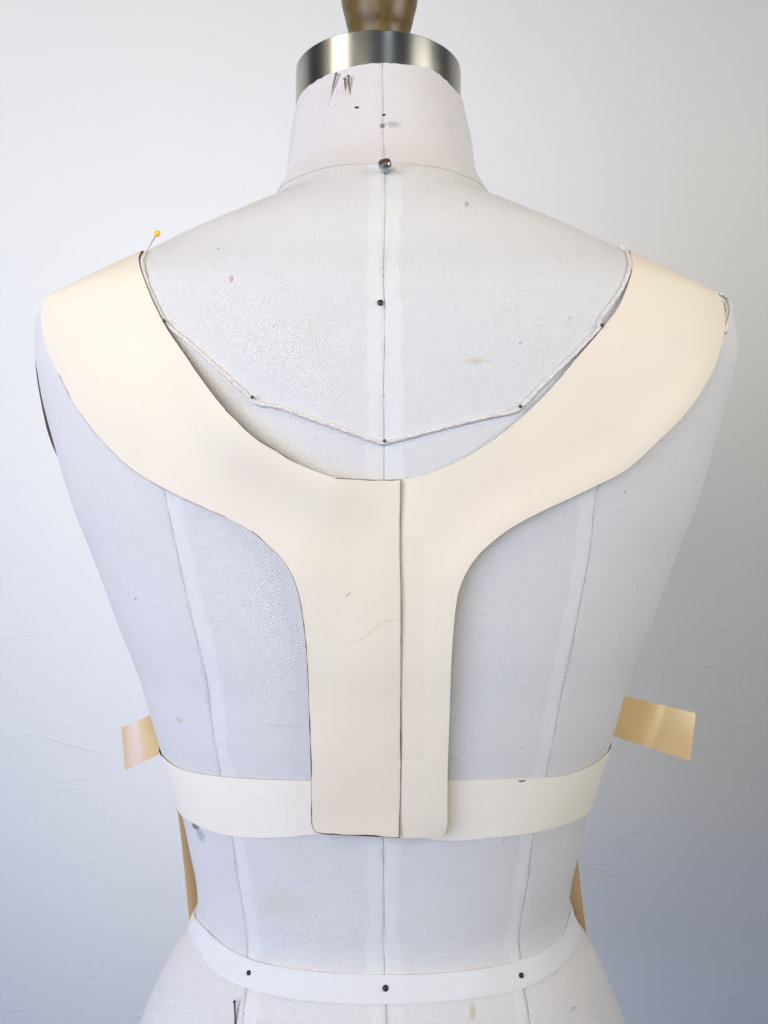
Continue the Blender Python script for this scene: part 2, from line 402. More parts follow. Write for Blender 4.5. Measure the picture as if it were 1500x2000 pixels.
def seam_phi(pts, extra=None):
    p = project(pts); ph = phi_of(p); z = p[:, 2]
    if extra:
        z = np.append(z, [e[0] for e in extra]); ph = np.append(ph, [e[1] for e in extra])
    o = np.argsort(z); z = z[o]; ph = ph[o]
    keep = np.concatenate([[True], np.diff(z) > 1e-5])
    return pchip(z[keep], ph[keep])
zrow = lambda py: float(np.interp(-py, [-r[0] for r in T][::-1], [ (1000-r[0])/F*((D+r[3])-r[2]**2/(D+r[3])) for r in T][::-1]))
CB = seam_phi([(747, 126), (748, 180), (748, 224), (750, 290), (752, 340), (751, 450), (751, 600), (750, 860), (749, 1100), (749, 1640), (750, 1800), (751, 1900), (754, 1962), (756, 2010), (758, 2100)])
PL = seam_phi([(205, 560), (240, 700), (285, 850), (320, 955), (350, 1100), (370, 1190), (395, 1290), (412, 1400), (430, 1512), (453, 1640), (468, 1740), (483, 1860), (482, 1920), (474, 1990), (462, 2080)], [(zrow(500), math.pi), (zrow(470), math.pi+.12)])
PR = seam_phi([(1297, 560), (1262, 700), (1200, 850), (1166, 957), (1151, 1090), (1132, 1190), (1112, 1290), (1088, 1410), (1065, 1525), (1042, 1640), (1027, 1750), (1018, 1872), (1024, 1930), (1036, 2000), (1050, 2080)], [(zrow(500), 0.0), (zrow(470), -.12)])
SL = lambda z: np.full_like(z, math.pi+.65)
SR = lambda z: np.full_like(z, -.65)
SL2 = lambda z: np.full_like(z, 2*math.pi-.65)

# neck seam and waist seam as heights over phi
def height_over_phi(pts):
    p = project(pts); ph = phi_of(p); z = p[:, 2]; o = np.argsort(ph); f = pchip(ph[o], z[o])
    return f
zn0 = height_over_phi([(566, 352), (600, 338), (640, 326), (680, 321), (751, 319), (820, 322), (870, 330), (905, 342), (928, 352)])
ZNECK = lambda ph: zn0(np.where(ph > 1.5*math.pi, ph-2*math.pi, ph))
TAPE_TOP = [(383, 1780), (403, 1813), (450, 1853), (517, 1880), (583, 1892), (743, 1902), (850, 1900), (943, 1890), (1017, 1873), (1070, 1850), (1100, 1822), (1109, 1790)]
TAPE_BOT = [(371, 1815), (386, 1842), (410, 1883), (457, 1917), (517, 1938), (597, 1952), (717, 1959), (817, 1957), (917, 1948), (1003, 1933), (1050, 1913), (1090, 1887), (1112, 1858), (1128, 1828)]
wt = height_over_phi(TAPE_TOP); wb = height_over_phi(TAPE_BOT)
fold = lambda ph: np.where(ph > 1.5*math.pi, ph-2*math.pi, ph)
ZWAIST = lambda ph: .5*(wt(fold(ph))+wb(fold(ph)))

def build_panel(name, left, right, zlo, zhi, material, allow_l, allow_r, seam_top=False, seam_l=True, seam_r=True, nr=150, nc=44, ucen=None):
    """strip between seam functions left(z) > right(z), heights zlo(phi)..zhi(phi)"""
    v = np.linspace(0, 1, nr)
    v = np.unique(np.concatenate([v, [.0012, .003, .997, .9988]]))
    P = []; ARCL = []; ARCR = []; SEAM = []; ALLOW = []; UV = []
    tt = np.linspace(0, 1, nc)
    rows = []
    for vi in v:
        # several fixed-point rounds since heights depend on phi
        ph = None; z = None
        pm = .5*(float(left(np.array([0.]))[0])+float(right(np.array([0.]))[0]))
        z = np.full(nc+8, float(zlo(np.array([pm]))[0])*(1-vi)+float(zhi(np.array([pm]))[0])*vi)
        for _ in range(4):
            l = left(z); r = right(z)
            # metre spaced columns near both seams
            wid = np.maximum(np.abs(l-r), 1e-4)*np.maximum(fa(z), fb(z))*.9
            d = np.array([0, .0003, .0008, .0018, .004])
            t = np.concatenate([d, .004+(1-0)*np.linspace(0, 1, nc)[1:-1]*0, [0]]) if False else None
            w0 = float(np.mean(wid)); d0 = np.minimum(d/w0, .02*np.arange(5))
            t = np.concatenate([d0, np.linspace(d0[-1], 1-d0[-1], nc)[1:-1], (1-d0)[::-1]])
            ph = l+(r-l)*t
            z = zlo(ph)*(1-vi)+zhi(ph)*vi
        rows.append((ph, z))
    ncol = len(rows[0][0]); nrow = len(rows)
    G = np.stack([surf(ph, z) for ph, z in rows])           # nrow, ncol, 3
    seg = np.linalg.norm(np.diff(G, axis=1), axis=2); cl = np.concatenate([np.zeros((nrow, 1)), np.cumsum(seg, 1)], 1)
    cr = cl[:, -1:]-cl
    segv = np.linalg.norm(np.diff(G, axis=0), axis=2); cv = np.concatenate([np.zeros((1, ncol)), np.cumsum(segv, 0)], 0)
    cvt = cv[-1:, :]-cv
    big = np.full_like(cl, 1.0)
    sd = np.minimum(cl if seam_l else big, cr if seam_r else big)
    if seam_top: sd = np.minimum(sd, cvt*1.0+.00055)
    al = np.minimum(cl if allow_l else big, cr if allow_r else big)
    # groove: sink toward the axis near the seam
    ctr = np.stack([fx(G[..., 2]), fy(G[..., 2]), G[..., 2]], -1)
    dirv = ctr-G; dirv /= np.linalg.norm(dirv, axis=2, keepdims=True)+1e-9
    G = G+dirv*(.00040*np.exp(-(sd/.0007)**2))[..., None]
    if allow_l or allow_r:
        G = G-dirv*((.00008)*(1/(1+np.exp((al-.0082)/.0007))))[..., None]
    u = cl-(0 if ucen is None else 0)
    verts = G.reshape(-1, 3); faces = []
    for i in range(nrow-1):
        for j in range(ncol-1):
            a = i*ncol+j
            faces.append((a, a+ncol, a+ncol+1, a+1))
    o = link_mesh(name, verts, faces, material, form, BASE)
    me = o.data
    for nm, arr in (('seam', sd), ('allow', al)):
        at = me.attributes.new(nm, 'FLOAT', 'POINT'); at.data.foreach_set('value', arr.reshape(-1).astype(np.float32))
    uvl = me.uv_layers.new(name='UVMap'); li = np.empty(len(me.loops), int); me.loops.foreach_get('vertex_index', li)
    mid = cl[:, ncol//2:ncol//2+1]
    UVv = np.stack([(cl-mid).reshape(-1), (cv if True else 0).reshape(-1)], 1)[li]
    uvl.data.foreach_set('uv', UVv.reshape(-1).astype(np.float32))
    return o
zc = lambda q: (lambda ph: np.full_like(ph, q))
ZB = zrow(2290); ZRIM = .2600
NECKTOP_PTS = [(575, 226), (584, 190), (621, 156), (667, 136), (741, 123), (790, 126), (836, 133), (867, 153), (888, 175), (903, 195)]
znt = height_over_phi(NECKTOP_PTS); ZNT = lambda ph: znt(fold(ph))+.00018*np.sin(ph*47)+.00012*np.sin(ph*143+1)
# torso
build_panel('back_panel', PL, CB, ZWAIST, ZNECK, M_CANVAS, True, True, seam_top=True)
build_panel('back_panel', CB, PR, ZWAIST, ZNECK, M_CANVAS, True, True, seam_top=True)
build_panel('side_panel', SL, PL, ZWAIST, ZNECK, M_SIDE, False, False)
build_panel('side_panel', PR, SR, ZWAIST, ZNECK, M_SIDE, False, False)
build_panel('front_panel', SL2, SL, ZWAIST, ZNECK, M_CANVAS, False, False)
# neck
NL = lambda z: np.full_like(z, math.pi+.02); NR = lambda z: np.full_like(z, -.02); NL2 = lambda z: np.full_like(z, 2*math.pi-.02)
build_panel('neck_panel', NL, CB, ZNECK, ZNT, M_NECK, False, False, nr=50)
build_panel('neck_panel', CB, NR, ZNECK, ZNT, M_NECK, False, False, nr=50)
build_panel('neck_panel', NL2, NL, ZNECK, ZNT, M_NECK, False, False, nr=50)
# hips
build_panel('hip_panel', PL, CB, zc(ZB), ZWAIST, M_HIP, True, True, nr=60)
build_panel('hip_panel', CB, PR, zc(ZB), ZWAIST, M_HIP, True, True, nr=60)
build_panel('hip_panel', SL, PL, zc(ZB), ZWAIST, M_HIP, False, False, nr=60)
build_panel('hip_panel', PR, SR, zc(ZB), ZWAIST, M_HIP, False, False, nr=60)
build_panel('hip_panel', SL2, SL, zc(ZB), ZWAIST, M_HIP, False, False, nr=60)

def band_mesh(name, ftop, fbot, phis, off, thick, mats, parent, base, nrow=6, wave=None, uvs=False, ruled=True):
    """closed or open band round the form: outer skin, inner skin and edges"""
    zt = ftop(phis); zb = fbot(phis); n = len(phis)
    top = surf(phis, zt, off); bot = surf(phis, zb, off)
    V = []; 
    for k in range(nrow):
        t = k/(nrow-1)
        if ruled: row = bot*(1-t)+top*t
        else: row = surf(phis, zb*(1-t)+zt*t, off)
        V.append(row)
    V = np.array(V)
    ctr = np.stack([fx(V[..., 2]), fy(V[..., 2]), V[..., 2]], -1)
    dv = V-ctr; dv[..., 2] = 0; dv /= np.linalg.norm(dv, axis=2, keepdims=True)
    if wave is not None: V = V+dv*wave(phis[None, :], np.linspace(0, 1, nrow)[:, None])[..., None]
    I = V-dv*thick
    N = nrow*n; verts = np.concatenate([V.reshape(-1, 3), I.reshape(-1, 3)]); faces = []; fm = []
    for k in range(nrow-1):
        for j in range(n-1):
            a = k*n+j
            faces.append((a, a+n, a+n+1, a+1)); fm.append(0)
            faces.append((N+a, N+a+1, N+a+n+1, N+a+n)); fm.append(1)
    for j in range(n-1):
        faces.append((j, j+1, N+j+1, N+j)); fm.append(2)
        a = (nrow-1)*n+j; faces.append((a, N+a, N+a+1, a+1)); fm.append(2)
    for k in range(nrow-1):
        a = k*n; faces.append((a, N+a, N+a+n, a+n)); fm.append(2)
        a = k*n+n-1; faces.append((a, a+n, N+a+n, N+a)); fm.append(2)
    o = link_mesh(name, verts, faces, mats, parent, base, fmat=fm)
    e_ = o.modifiers.new('edges', 'EDGE_SPLIT'); e_.split_angle = math.radians(50)
    if uvs:
        cu = np.concatenate([[0], np.cumsum(np.linalg.norm(np.diff(top, axis=0), axis=1))])
        hh = np.linalg.norm(top-bot, axis=1)
        UV = np.stack([np.broadcast_to(cu, (nrow, n)), np.linspace(0, 1, nrow)[:, None]*hh[None, :]], -1).reshape(-1, 2)
        UV = np.concatenate([UV, UV]); l = o.data.uv_layers.new(name='UVMap')
        li = np.empty(len(o.data.loops), int); o.data.loops.foreach_get('vertex_index', li)
        l.data.foreach_set('uv', UV[li].reshape(-1).astype(np.float32))
    return o
phis = np.linspace(-.6, math.pi+.6, 220)
band_mesh('waist_tape', wt, wb, phis, .0011, .0009, [M_TAPE, M_TAPE, M_TAPE], form, BASE, nrow=8, uvs=True, ruled=False,
          wave=lambda p, t: .00015*np.sin(p*17+t*2)+.00025*np.cos((t-.5)*math.pi))

# lathe helper
def lathe(name, prof, axis, material, parent, base, seg=96, closed=False):
    verts = []; faces = []
    m = len(prof)
    for r, z in prof:
        for k in range(seg):
            a = 2*math.pi*k/seg; verts.append((axis[0]+r*math.cos(a), axis[1]+r*math.sin(a), z))
    rng_ = range(m if closed else m-1)
    for i in rng_:
        for k in range(seg):
            a = i*seg+k; b = i*seg+(k+1) % seg; i2 = (i+1) % m
            faces.append((a, b, i2*seg+(k+1) % seg, i2*seg+k))
    return link_mesh(name, verts, faces, material, parent, base)
NX, NY = (739-750)/F*(D+.022), .022
ZR = .2772
R0 = float(fa(np.array([.268]))[0])-.0002
ring = lathe('neck_ring', [(R0, .222), (R0, ZR-.0006), (R0-.0005, ZR), (R0-.0028, ZR), (R0-.0032, ZR-.0006), (R0-.0032, .222)], (NX, NY), M_STEEL, form, BASE, 160, True)
md = ring.modifiers.new('edges', 'EDGE_SPLIT'); md.split_angle = math.radians(18)
lathe('neck_cap', [(.0, ZR-.004), (R0-.004, ZR-.004), (R0-.004, ZR-.009), (0, ZR-.009)], (NX, NY), M_WOOD, form, BASE, 96)
kx = (741-750)/F*(D+.022)
lathe('neck_knob', [(0, ZR-.004), (.0200, ZR-.004), (.0195, ZR+.002), (.0168, ZR+.008), (.0160, ZR+.016), (.0170, ZR+.0225), (.0187, ZR+.0262), (.0196, ZR+.0275), (.0208, ZR+.0315), (.0222, ZR+.0375),
      (.0232, ZR+.0415), (.0240, ZR+.0450), (.0243, ZR+.0490), (.0241, ZR+.0550), (.0225, ZR+.064), (.018, ZR+.072), (.010, ZR+.077), (0, ZR+.079)], (kx, NY), M_WOOD, form, BASE, 96)

# small hardware on the form
def tube(verts, faces, a, b, r0, r1, seg=12, cap=True):
    a = np.asarray(a, float); b = np.asarray(b, float); d = b-a; d /= np.linalg.norm(d)
    u = np.cross(d, [0, 0, 1] if abs(d[2]) < .9 else [1, 0, 0]); u /= np.linalg.norm(u); v = np.cross(d, u)
    s = len(verts)
    for p, r in ((a, r0), (b, r1)):
        for k in range(seg):
            t = 2*math.pi*k/seg; verts.append(p+r*(math.cos(t)*u+math.sin(t)*v))
    for k in range(seg):
        faces.append((s+k, s+(k+1) % seg, s+seg+(k+1) % seg, s+seg+k))
    if cap: faces.append(tuple(s+seg+k for k in range(seg))); faces.append(tuple(s+k for k in range(seg))[::-1])
def stack(verts, faces, p, d, prof, seg=20):
    """solid of revolution: prof = [(distance along d, radius)]"""
    p = np.asarray(p, float); d = np.asarray(d, float); d = d/np.linalg.norm(d)
    u = np.cross(d, [0, 0, 1] if abs(d[2]) < .9 else [1, 0, 0]); u /= np.linalg.norm(u); v = np.cross(d, u)
    s = len(verts)
    for h, r in prof:
        for k in range(seg):
            t = 2*math.pi*k/seg; verts.append(p+h*d+r*(math.cos(t)*u+math.sin(t)*v))
    for i in range(len(prof)-1):
        for k in range(seg):
            faces.append((s+i*seg+k, s+i*seg+(k+1) % seg, s+(i+1)*seg+(k+1) % seg, s+(i+1)*seg+k))
    faces.append(tuple(s+(len(prof)-1)*seg+k for k in range(seg)))

def sharp(o, ang=35):
    m = o.modifiers.new('edges', 'EDGE_SPLIT'); m.split_angle = math.radians(ang)
# bolt at the nape: shank rises out of the cloth, flat head on top
p = one(755, 337); hd = at_depth(752, 322, p[1]-.0035); d = hd-p; d /= np.linalg.norm(d)
v, f = [], []; stack(v, f, p-d*.004, d, [(0, .0017), (.0085, .0017)])
stack(v, f, p+d*.0036, d, [(0, .0018), (0, .0031), (.0002, .0034), (.0022, .0034), (.0027, .0031), (.0029, .0022), (.0030, .0001)])
sharp(link_mesh('bolt', v, f, M_ZINC, form, BASE))
# nail head on the centre back seam
p = one(743, 592); n = normal(p); v, f = [], []
stack(v, f, p-n*.002, n, [(0, .0008), (.0022, .0008), (.0022, .0015), (.0028, .0015), (.0031, .0011), (.0028, .0009), (.0032, .0002)])
sharp(link_mesh('nail', v, f, M_DARKPIN, form, BASE))
for px, py, r in ((486, 1900, .0013), (753, 1930, .0016), (1018, 1905, .0014)):
    p = one(px, py, .0014); n = normal(p); v, f = [], []
    stack(v, f, p-n*.002, n, [(0, .0006), (.002, .0006), (.002, r), (.0024, r), (.0028, r*.7), (.0030, r*.1)])
    link_mesh('tack', v, f, M_TACK, form, BASE)

# ------------------------------------------------------------------ pins
def pin(label, head, tip, r, headr, material, group=None, name='pin', ball=None, into=.006):
    head = np.asarray(head, float); tip = np.asarray(tip, float)
    t = thing(name, label, 'pin', tuple(tip), group)
    d = tip-head; L = np.linalg.norm(d); d /= L
    v, f = [], []; tube(v, f, head, tip+d*into, r, r*.95, 10)
    link_mesh('shaft', v, f, material, t, tip)
    v, f = [], []
    if ball is None:
        stack(v, f, head+d*.0004, -d, [(0, r), (0, headr), (.0006, headr), (.0009, headr*.6), (.001, .00002)], 14)
        link_mesh('head', v, f, material, t, tip)
    else:
        R = headr; stack(v, f, head+d*R, -d, [(R-R*math.cos(a), max(1e-5, R*math.sin(a))) for a in np.linspace(0, math.pi, 14)], 24)
        link_mesh('head', v, f, ball, t, tip)
    return t
def neck_pin(label, h, tp, lift):
    pt = one(*tp); ph = one(*h); n = normal(ph)
    z = ph[1]-lift
    return pin(label, at_depth(h[0], h[1], z), pt, .00052, .0010, M_PIN, 'straight pins stuck in the neck')
neck_pin('straight steel pin slanting down to the left, just below the neck ring', (657, 143), (644, 193), .0028)
neck_pin('longer upright steel pin, right one of the pair on the neck', (680.5, 148), (682.5, 190), .0028)
neck_pin('short upright steel pin, left one of the pair on the neck', (673.5, 153), (674, 177), .0025)
for lab, px, py in (('tiny pin head holding the cord beside the left paper strap', 321, 627),
                    ('tiny pin head at the cord bend left of the centre seam', 493, 776),
                    ('tiny pin head where the cord crosses the centre seam', 751, 861),
                    ('tiny pin head at the cord bend right of the centre seam', 1016, 794),
                    ('dark pin head where the cord meets the right paper strap', 1175, 635)):
    p = one(px, py); n = normal(p); q = one(px, py, .0031)
    pin(lab, q+n*.0003, p, .0004, .00085, M_DARKPIN, 'pins holding the cord')
p = one(289, 487); pin('yellow ball headed pin sticking up at the left shoulder', at_depth(307, 456, p[1]+.004), at_depth(288, 488, p[1]+.002), .00028, .00175, M_PIN, None, 'ball_pin', M_YELLOW)
p = one(460, 2004); pin('dark pin standing upright on the hip below the waist tape', at_depth(458, 1956, one(458, 1956)[1]-.003), p, .0005, .0009, M_DARKPIN)

# ------------------------------------------------------------------ cotton cord
def cord(name, pix, label, r=.00108, off=.0005, group=None):
    pts = project(np.array(catmull(pix, 2.0)), off)
    # resample by length
    pts = pts[np.concatenate([[True], np.linalg.norm(np.diff(pts, axis=0), axis=1) > 1e-5])]
    k = np.ones(5)/5
    for i in range(3):
        q = np.convolve(np.pad(pts[:, i], 2, 'edge'), k, 'valid'); pts[:, i] = q
    s = np.concatenate([[0], np.cumsum(np.linalg.norm(np.diff(pts, axis=0), axis=1))])
    N = int(s[-1]/.00045); ss = np.linspace(0, s[-1], N)
    C = np.stack([np.interp(ss, s, pts[:, i]) for i in range(3)], 1)
    tan = np.gradient(C, axis=0); tan /= np.linalg.norm(tan, axis=1, keepdims=True)
    nrm = np.array([normal(c) for c in C]); bi = np.cross(tan, nrm); bi /= np.linalg.norm(bi, axis=1, keepdims=True); nrm = np.cross(bi, tan)
    seg = 14; verts = []; faces = []
    ph = rng.rand()*6; jit = np.convolve(rng.randn(N+8), np.ones(9)/9, 'valid')[:N]
    for i in range(N):
        for q in range(seg):
            a = 2*math.pi*q/seg
            rr = r*(1+.10*math.cos(2*a-2*math.pi*ss[i]/.0058+ph+1.5*jit[i])+.10*jit[i]+.03*rng.randn())
            if i in (0, N-1): rr *= .3
            verts.append(C[i]+rr*(math.cos(a)*bi[i]+math.sin(a)*nrm[i]))
    for i in range(N-1):
        for q in range(seg):
            faces.append((i*seg+q, i*seg+(q+1) % seg, (i+1)*seg+(q+1) % seg, (i+1)*seg+q))
    base = C[N//2]
    o = link_mesh(name, verts, faces, M_YARN, None, tuple(base)); tag(o, label, 'cord', group)
    return o
cord('cord', [(287, 492), (279, 506), (281, 530), (290, 560), (304, 592), (320, 624), (332, 640), (360, 662), (400, 697), (450, 742), (484, 772), (496, 785), (510, 790), (540, 794), (600, 815), (680, 843), (735, 862), (752, 866), (765, 862),
              (800, 853), (880, 832), (960, 813), (1005, 804), (1018, 796), (1060, 752), (1120, 694), (1160, 654), (1172, 640), (1171, 628), (1190, 600), (1214, 565), (1228, 532), (1231, 512), (1226, 496), (1216, 484), (1204, 478)],
     'white cotton cord pinned in a low V across the upper back')
cord('cord', [(1404, 574), (1414, 577), (1422, 588), (1426, 603), (1424, 620), (1419, 636), (1416, 652)], 'short end of white cord peeking out at the right shoulder tip', off=.0026)

# ------------------------------------------------------------------ paper pattern on the back
LEFT = [  # outline pieces, each smoothed on its own
    [(100, 572), (86, 590), (80, 612), (84, 650), (95, 690), (114, 732), (148, 797), (195, 858), (250, 912), (310, 950), (380, 984), (440, 1010), (490, 1037), (530, 1072), (560, 1106), (579, 1150), (590, 1205), (598, 1280), (603, 1400), (607, 1525), (607, 1600)],
    [(607, 1600), (609, 1614), (616, 1625), (632, 1630)], [(632, 1630), (700, 1633), (780, 1637)],
    [(780, 1637), (784, 1500), (783.5, 1300), (784, 1180), (782, 1080), (783, 936)],
    [(783, 936), (740, 937), (655, 933), (620, 922), (580, 905), (540, 880), (490, 847), (440, 800), (400, 750), (360, 692), (325, 640), (300, 592), (281, 545), (272, 515), (271, 500), (277, 489)],
    [(277, 489), (190, 529), (100, 572)]]
RIGHT = [
    [(1230, 489), (1235, 508), (1234, 530), (1225, 560), (1207, 601), (1177, 641), (1133, 692), (1078, 757), (1005, 827), (954, 866), (900, 898), (850, 920), (806, 934), (786, 936)],
    [(786, 934), (779, 960), (778, 1080), (778, 1300), (778.5, 1450), (779, 1600), (781, 1637)],
    [(781, 1637), (820, 1637), (853, 1639)], [(853, 1639), (866, 1632), (873, 1616), (874, 1600)],
    [(874, 1600), (874, 1525), (878, 1400), (882, 1285), (888, 1205), (896, 1155), (910, 1120), (932, 1087), (962, 1058), (1000, 1030), (1050, 1003), (1105, 977), (1160, 951), (1221, 919), (1280, 867), (1334, 813), (1370, 765), (1392, 725), (1407, 684), (1416, 640), (1415, 603), (1408, 580), (1399, 570)],
    [(1399, 570), (1315, 527), (1230, 489)]]
def seg_dist(P, poly):
    A = np.asarray(poly[:-1], float); B = np.asarray(poly[1:], float); best = np.full(len(P), 1e9)
    for a, b in zip(A, B):
        d = b-a; t = np.clip(((P-a)@d)/(d@d+1e-9), 0, 1); best = np.minimum(best, np.linalg.norm(P-(a+t[:, None]*d), axis=1))
    return best
def sheet(name, pieces, offf, parent, base, wrap_piece=None, step=9.0, thick=.00038, label=None, crease=None):
    loop = []; tagp = []
    for i, pc in enumerate(pieces):
        q = catmull(pc, 5.0)
        for k in q[:-1]: loop.append(k); tagp.append(i)
    loop = np.array(loop); n = len(loop)
    x0, y0 = loop.min(0); x1, y1 = loop.max(0)
    gx, gy = np.meshgrid(np.arange(x0+step/2, x1, step), np.arange(y0+step/2, y1, step*.87)); gx[1::2] += step/2
    g = np.stack([gx.ravel(), gy.ravel()], 1)
    inside = np.zeros(len(g), bool); j = n-1
    for i in range(n):
        c = (loop[i, 1] > g[:, 1]) != (loop[j, 1] > g[:, 1])
        xi = (loop[j, 0]-loop[i, 0])*(g[:, 1]-loop[i, 1])/(loop[j, 1]-loop[i, 1]+1e-12)+loop[i, 0]
        inside ^= c & (g[:, 0] < xi); j = i
    g = g[inside]; g = g[seg_dist(g, np.vstack([loop, loop[:1]])) > step*.45]
    if crease is not None:
        cq = np.array(catmull(crease, 4.0)); tq = np.gradient(cq, axis=0); tq /= np.linalg.norm(tq, axis=1, keepdims=True); nq = np.stack([-tq[:, 1], tq[:, 0]], 1)
        g = g[seg_dist(g, cq) > 14]
        g = np.vstack([g]+[cq[:-1]+nq[:-1]*k for k in (-9, -5, -2.5, -.8, .8, 2.5, 5, 9)])
        g = g[seg_dist(g, np.vstack([loop, loop[:1]])) > 2.0]
    allp = np.vstack([loop, g])
    r = delaunay_2d_cdt([Vector(p) for p in allp], [(i, (i+1) % n) for i in range(n)], [], 1, 1e-4)
    P2 = np.array([(v.x, v.y) for v in r[0]]); faces = [tuple(f) for f in r[2]]
    V = project(P2, offf(P2))
    verts = list(V)
    # image y points down: flip so that normals face the viewer
    out = []
    for f in faces:
        a, b, c = V[f[0]], V[f[1]], V[f[2]]
        nn_ = np.cross(b-a, c-a); mid = (a+b+c)/3
        out.append(f if np.dot(nn_, np.array([0, -D, 0])-mid) > 0 else f[::-1])
    faces = out
    if wrap_piece is not None:      # carry the paper over the shoulder ridge to the front
        ids = [i for i in range(n) if tagp[i] == wrap_piece]; ids.append((ids[-1]+1) % n)
        prev = ids; 
        offs = offf(P2)
        for k in range(1, 9):
            cur = []
            for i in ids:
                x, y = V[i][0], V[i][1]+k*.005
                z = ztop(x, y, offs[i]); z = V[i][2]-.0025*k if z is None else z
                zmax = V[i][2]+.0008
                cur.append(len(verts)); verts.append(np.array([x, y, min(z, zmax)]))
            for a in range(len(ids)-1):
                faces.append((prev[a], cur[a], cur[a+1], prev[a+1]))
            prev = cur
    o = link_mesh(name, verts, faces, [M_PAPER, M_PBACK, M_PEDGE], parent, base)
    bm = bmesh.new(); bm.from_mesh(o.data); bmesh.ops.recalc_face_normals(bm, faces=bm.faces)
    fsum = sum((fc.normal.dot(Vector((0, -1, 0)))*fc.calc_area() for fc in bm.faces))
    if fsum < 0: bmesh.ops.reverse_faces(bm, faces=bm.faces)
    bm.to_mesh(o.data); bm.free()
    s = o.modifiers.new('thickness', 'SOLIDIFY'); s.thickness = thick; s.offset = -1; s.material_offset = 1; s.material_offset_rim = 2
    e_ = o.modifiers.new('edges', 'EDGE_SPLIT'); e_.split_angle = math.radians(50)
    if label: o['label'] = label
    return o

sm = lambda x, a, b: (lambda t: t*t*(3-2*t))(np.clip((x-a)/(b-a), 0, 1))
INNER_L = LEFT[4]; CREASE = [(655, 1270), (690, 1255), (715, 1243), (738, 1222), (752, 1214), (782, 1210)]
def off_left(P):
    x, y = P[:, 0], P[:, 1]
    d = seg_dist(P, INNER_L)
    lift = .0052*np.exp(-(d/75)**2)*sm(x, 300, 420)*(1-sm(x, 640, 780)*.75)
    strip = .0016*sm(y, 950, 1150)
    cr = seg_dist(P, CREASE); side = np.interp(x, [c[0] for c in CREASE], [c[1] for c in CREASE])-y
    crease = np.exp(-(cr/9)**2)*np.sign(side)*(1-np.exp(-(cr/2.0)**2))*.00013*sm(x, 640, 700)
    gap = .0004*np.exp(-((x-784)/40)**2)*(np.exp(-((y-1450)/60)**2))
    top = .0004*np.exp(-((x-783)/60)**2)*np.exp(-((y-936)/120)**2)
    bottom = .0006*sm(y, 1590, 1637)
    return .0026-.0007*np.exp(-((x-784)/60)**2)+lift+strip+crease+gap+top+bottom+sm(np.abs(x-784), 25, 150)*.0004*np.sin(x*.021+y*.013)+.0006*np.sin(x*.008-y*.011+2)*sm(x, 200, 400)
def off_right(P):
    x, y = P[:, 0], P[:, 1]
    lift = .0030*np.exp(-(seg_dist(P, RIGHT[4])/50)**2)*sm(y, 600, 800)
    strip = .0014*sm(y, 950, 1150)
    return .0022-.0007*np.exp(-((x-778)/24)**2)+lift+strip+.0004*sm(np.abs(x-784), 25, 150)*np.sin(x*.019-y*.012)+.0005*sm(np.abs(x-784), 25, 150)*np.sin(x*.009+y*.010)*(1-sm(x, 1000, 1300))
PB = one(784, 1300, .004)
pattern = thing('paper_pattern', 'cream manila paper harness pattern with Y shaped yoke lying across the back', 'paper pattern', tuple(PB))
sheet('pattern_half', LEFT, off_left, pattern, PB, 5, crease=CREASE, label='left half of the yoke, its edges dark, lapping the centre line')
sheet('pattern_half', RIGHT, off_right, pattern, PB, 5, label='right half of the yoke, narrower below, in softer light')
# clear tape bridging the centre cut
TAPEQ = [[(749, 1047), (829, 1045)], [(829, 1045), (828, 1482)], [(828, 1482), (750, 1483)], [(750, 1483), (749, 1047)]]
def clear_tape(pieces, off):
    loop = []
    for pc in pieces: loop += catmull(pc, 8.0)[:-1]
    xs = np.linspace(749, 828.5, 14); ys = np.linspace(1046, 1482, 60)
    P = np.array([(x+math.sin(y*.09)*.5*(abs(x-788) > 38), y+math.sin(x*.5)*.8) for y in ys for x in xs])
    V = project(P, np.maximum(off_left(P), off_right(P))+off)
    f = [(i*14+j, i*14+j+1, (i+1)*14+j+1, (i+1)*14+j) for i in range(59) for j in range(13)]
    return link_mesh('clear_tape', V, [q[::-1] for q in f], M_CLEAR, pattern, PB)
clear_tape(TAPEQ, .0003)
# small tear in the left half, drawn as a thin stroke
def stroke(name, pix, w, material, parent, base, offf, lift=.00022):
    q = np.array(catmull(pix, 2.0)); t = np.gradient(q, axis=0); t /= np.linalg.norm(t, axis=1, keepdims=True); nm = np.stack([-t[:, 1], t[:, 0]], 1)
    ww = w*(.6+.4*np.sin(np.linspace(.2, 2.9, len(q))))[:, None]
    A, B = q+nm*ww, q-nm*ww; V = np.vstack([project(A, offf(A)+lift), project(B, offf(B)+lift)]); n = len(q)
    return link_mesh(name, V, [(i, i+1, n+i+1, n+i) for i in range(n-1)], material, parent, base)
def pen_gap_line(pix, w, seed, wb_=1.1):
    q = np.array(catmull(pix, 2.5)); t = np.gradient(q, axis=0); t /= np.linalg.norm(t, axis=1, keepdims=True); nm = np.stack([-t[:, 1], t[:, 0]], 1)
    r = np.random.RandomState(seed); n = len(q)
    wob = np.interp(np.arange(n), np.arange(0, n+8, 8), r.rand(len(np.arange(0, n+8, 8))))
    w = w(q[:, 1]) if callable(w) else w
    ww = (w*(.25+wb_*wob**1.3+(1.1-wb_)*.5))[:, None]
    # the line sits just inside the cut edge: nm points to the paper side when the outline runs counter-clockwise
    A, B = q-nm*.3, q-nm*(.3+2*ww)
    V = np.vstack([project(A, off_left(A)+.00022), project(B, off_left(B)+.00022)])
    link_mesh('pen_gap_line', V, [(i, i+1, n+i+1, n+i) for i in range(n-1)], M_PEN_GAP, pattern, PB)
M_PEN_GAP = simple('brown_pen_and_gap', (.075, .05, .04), .7)
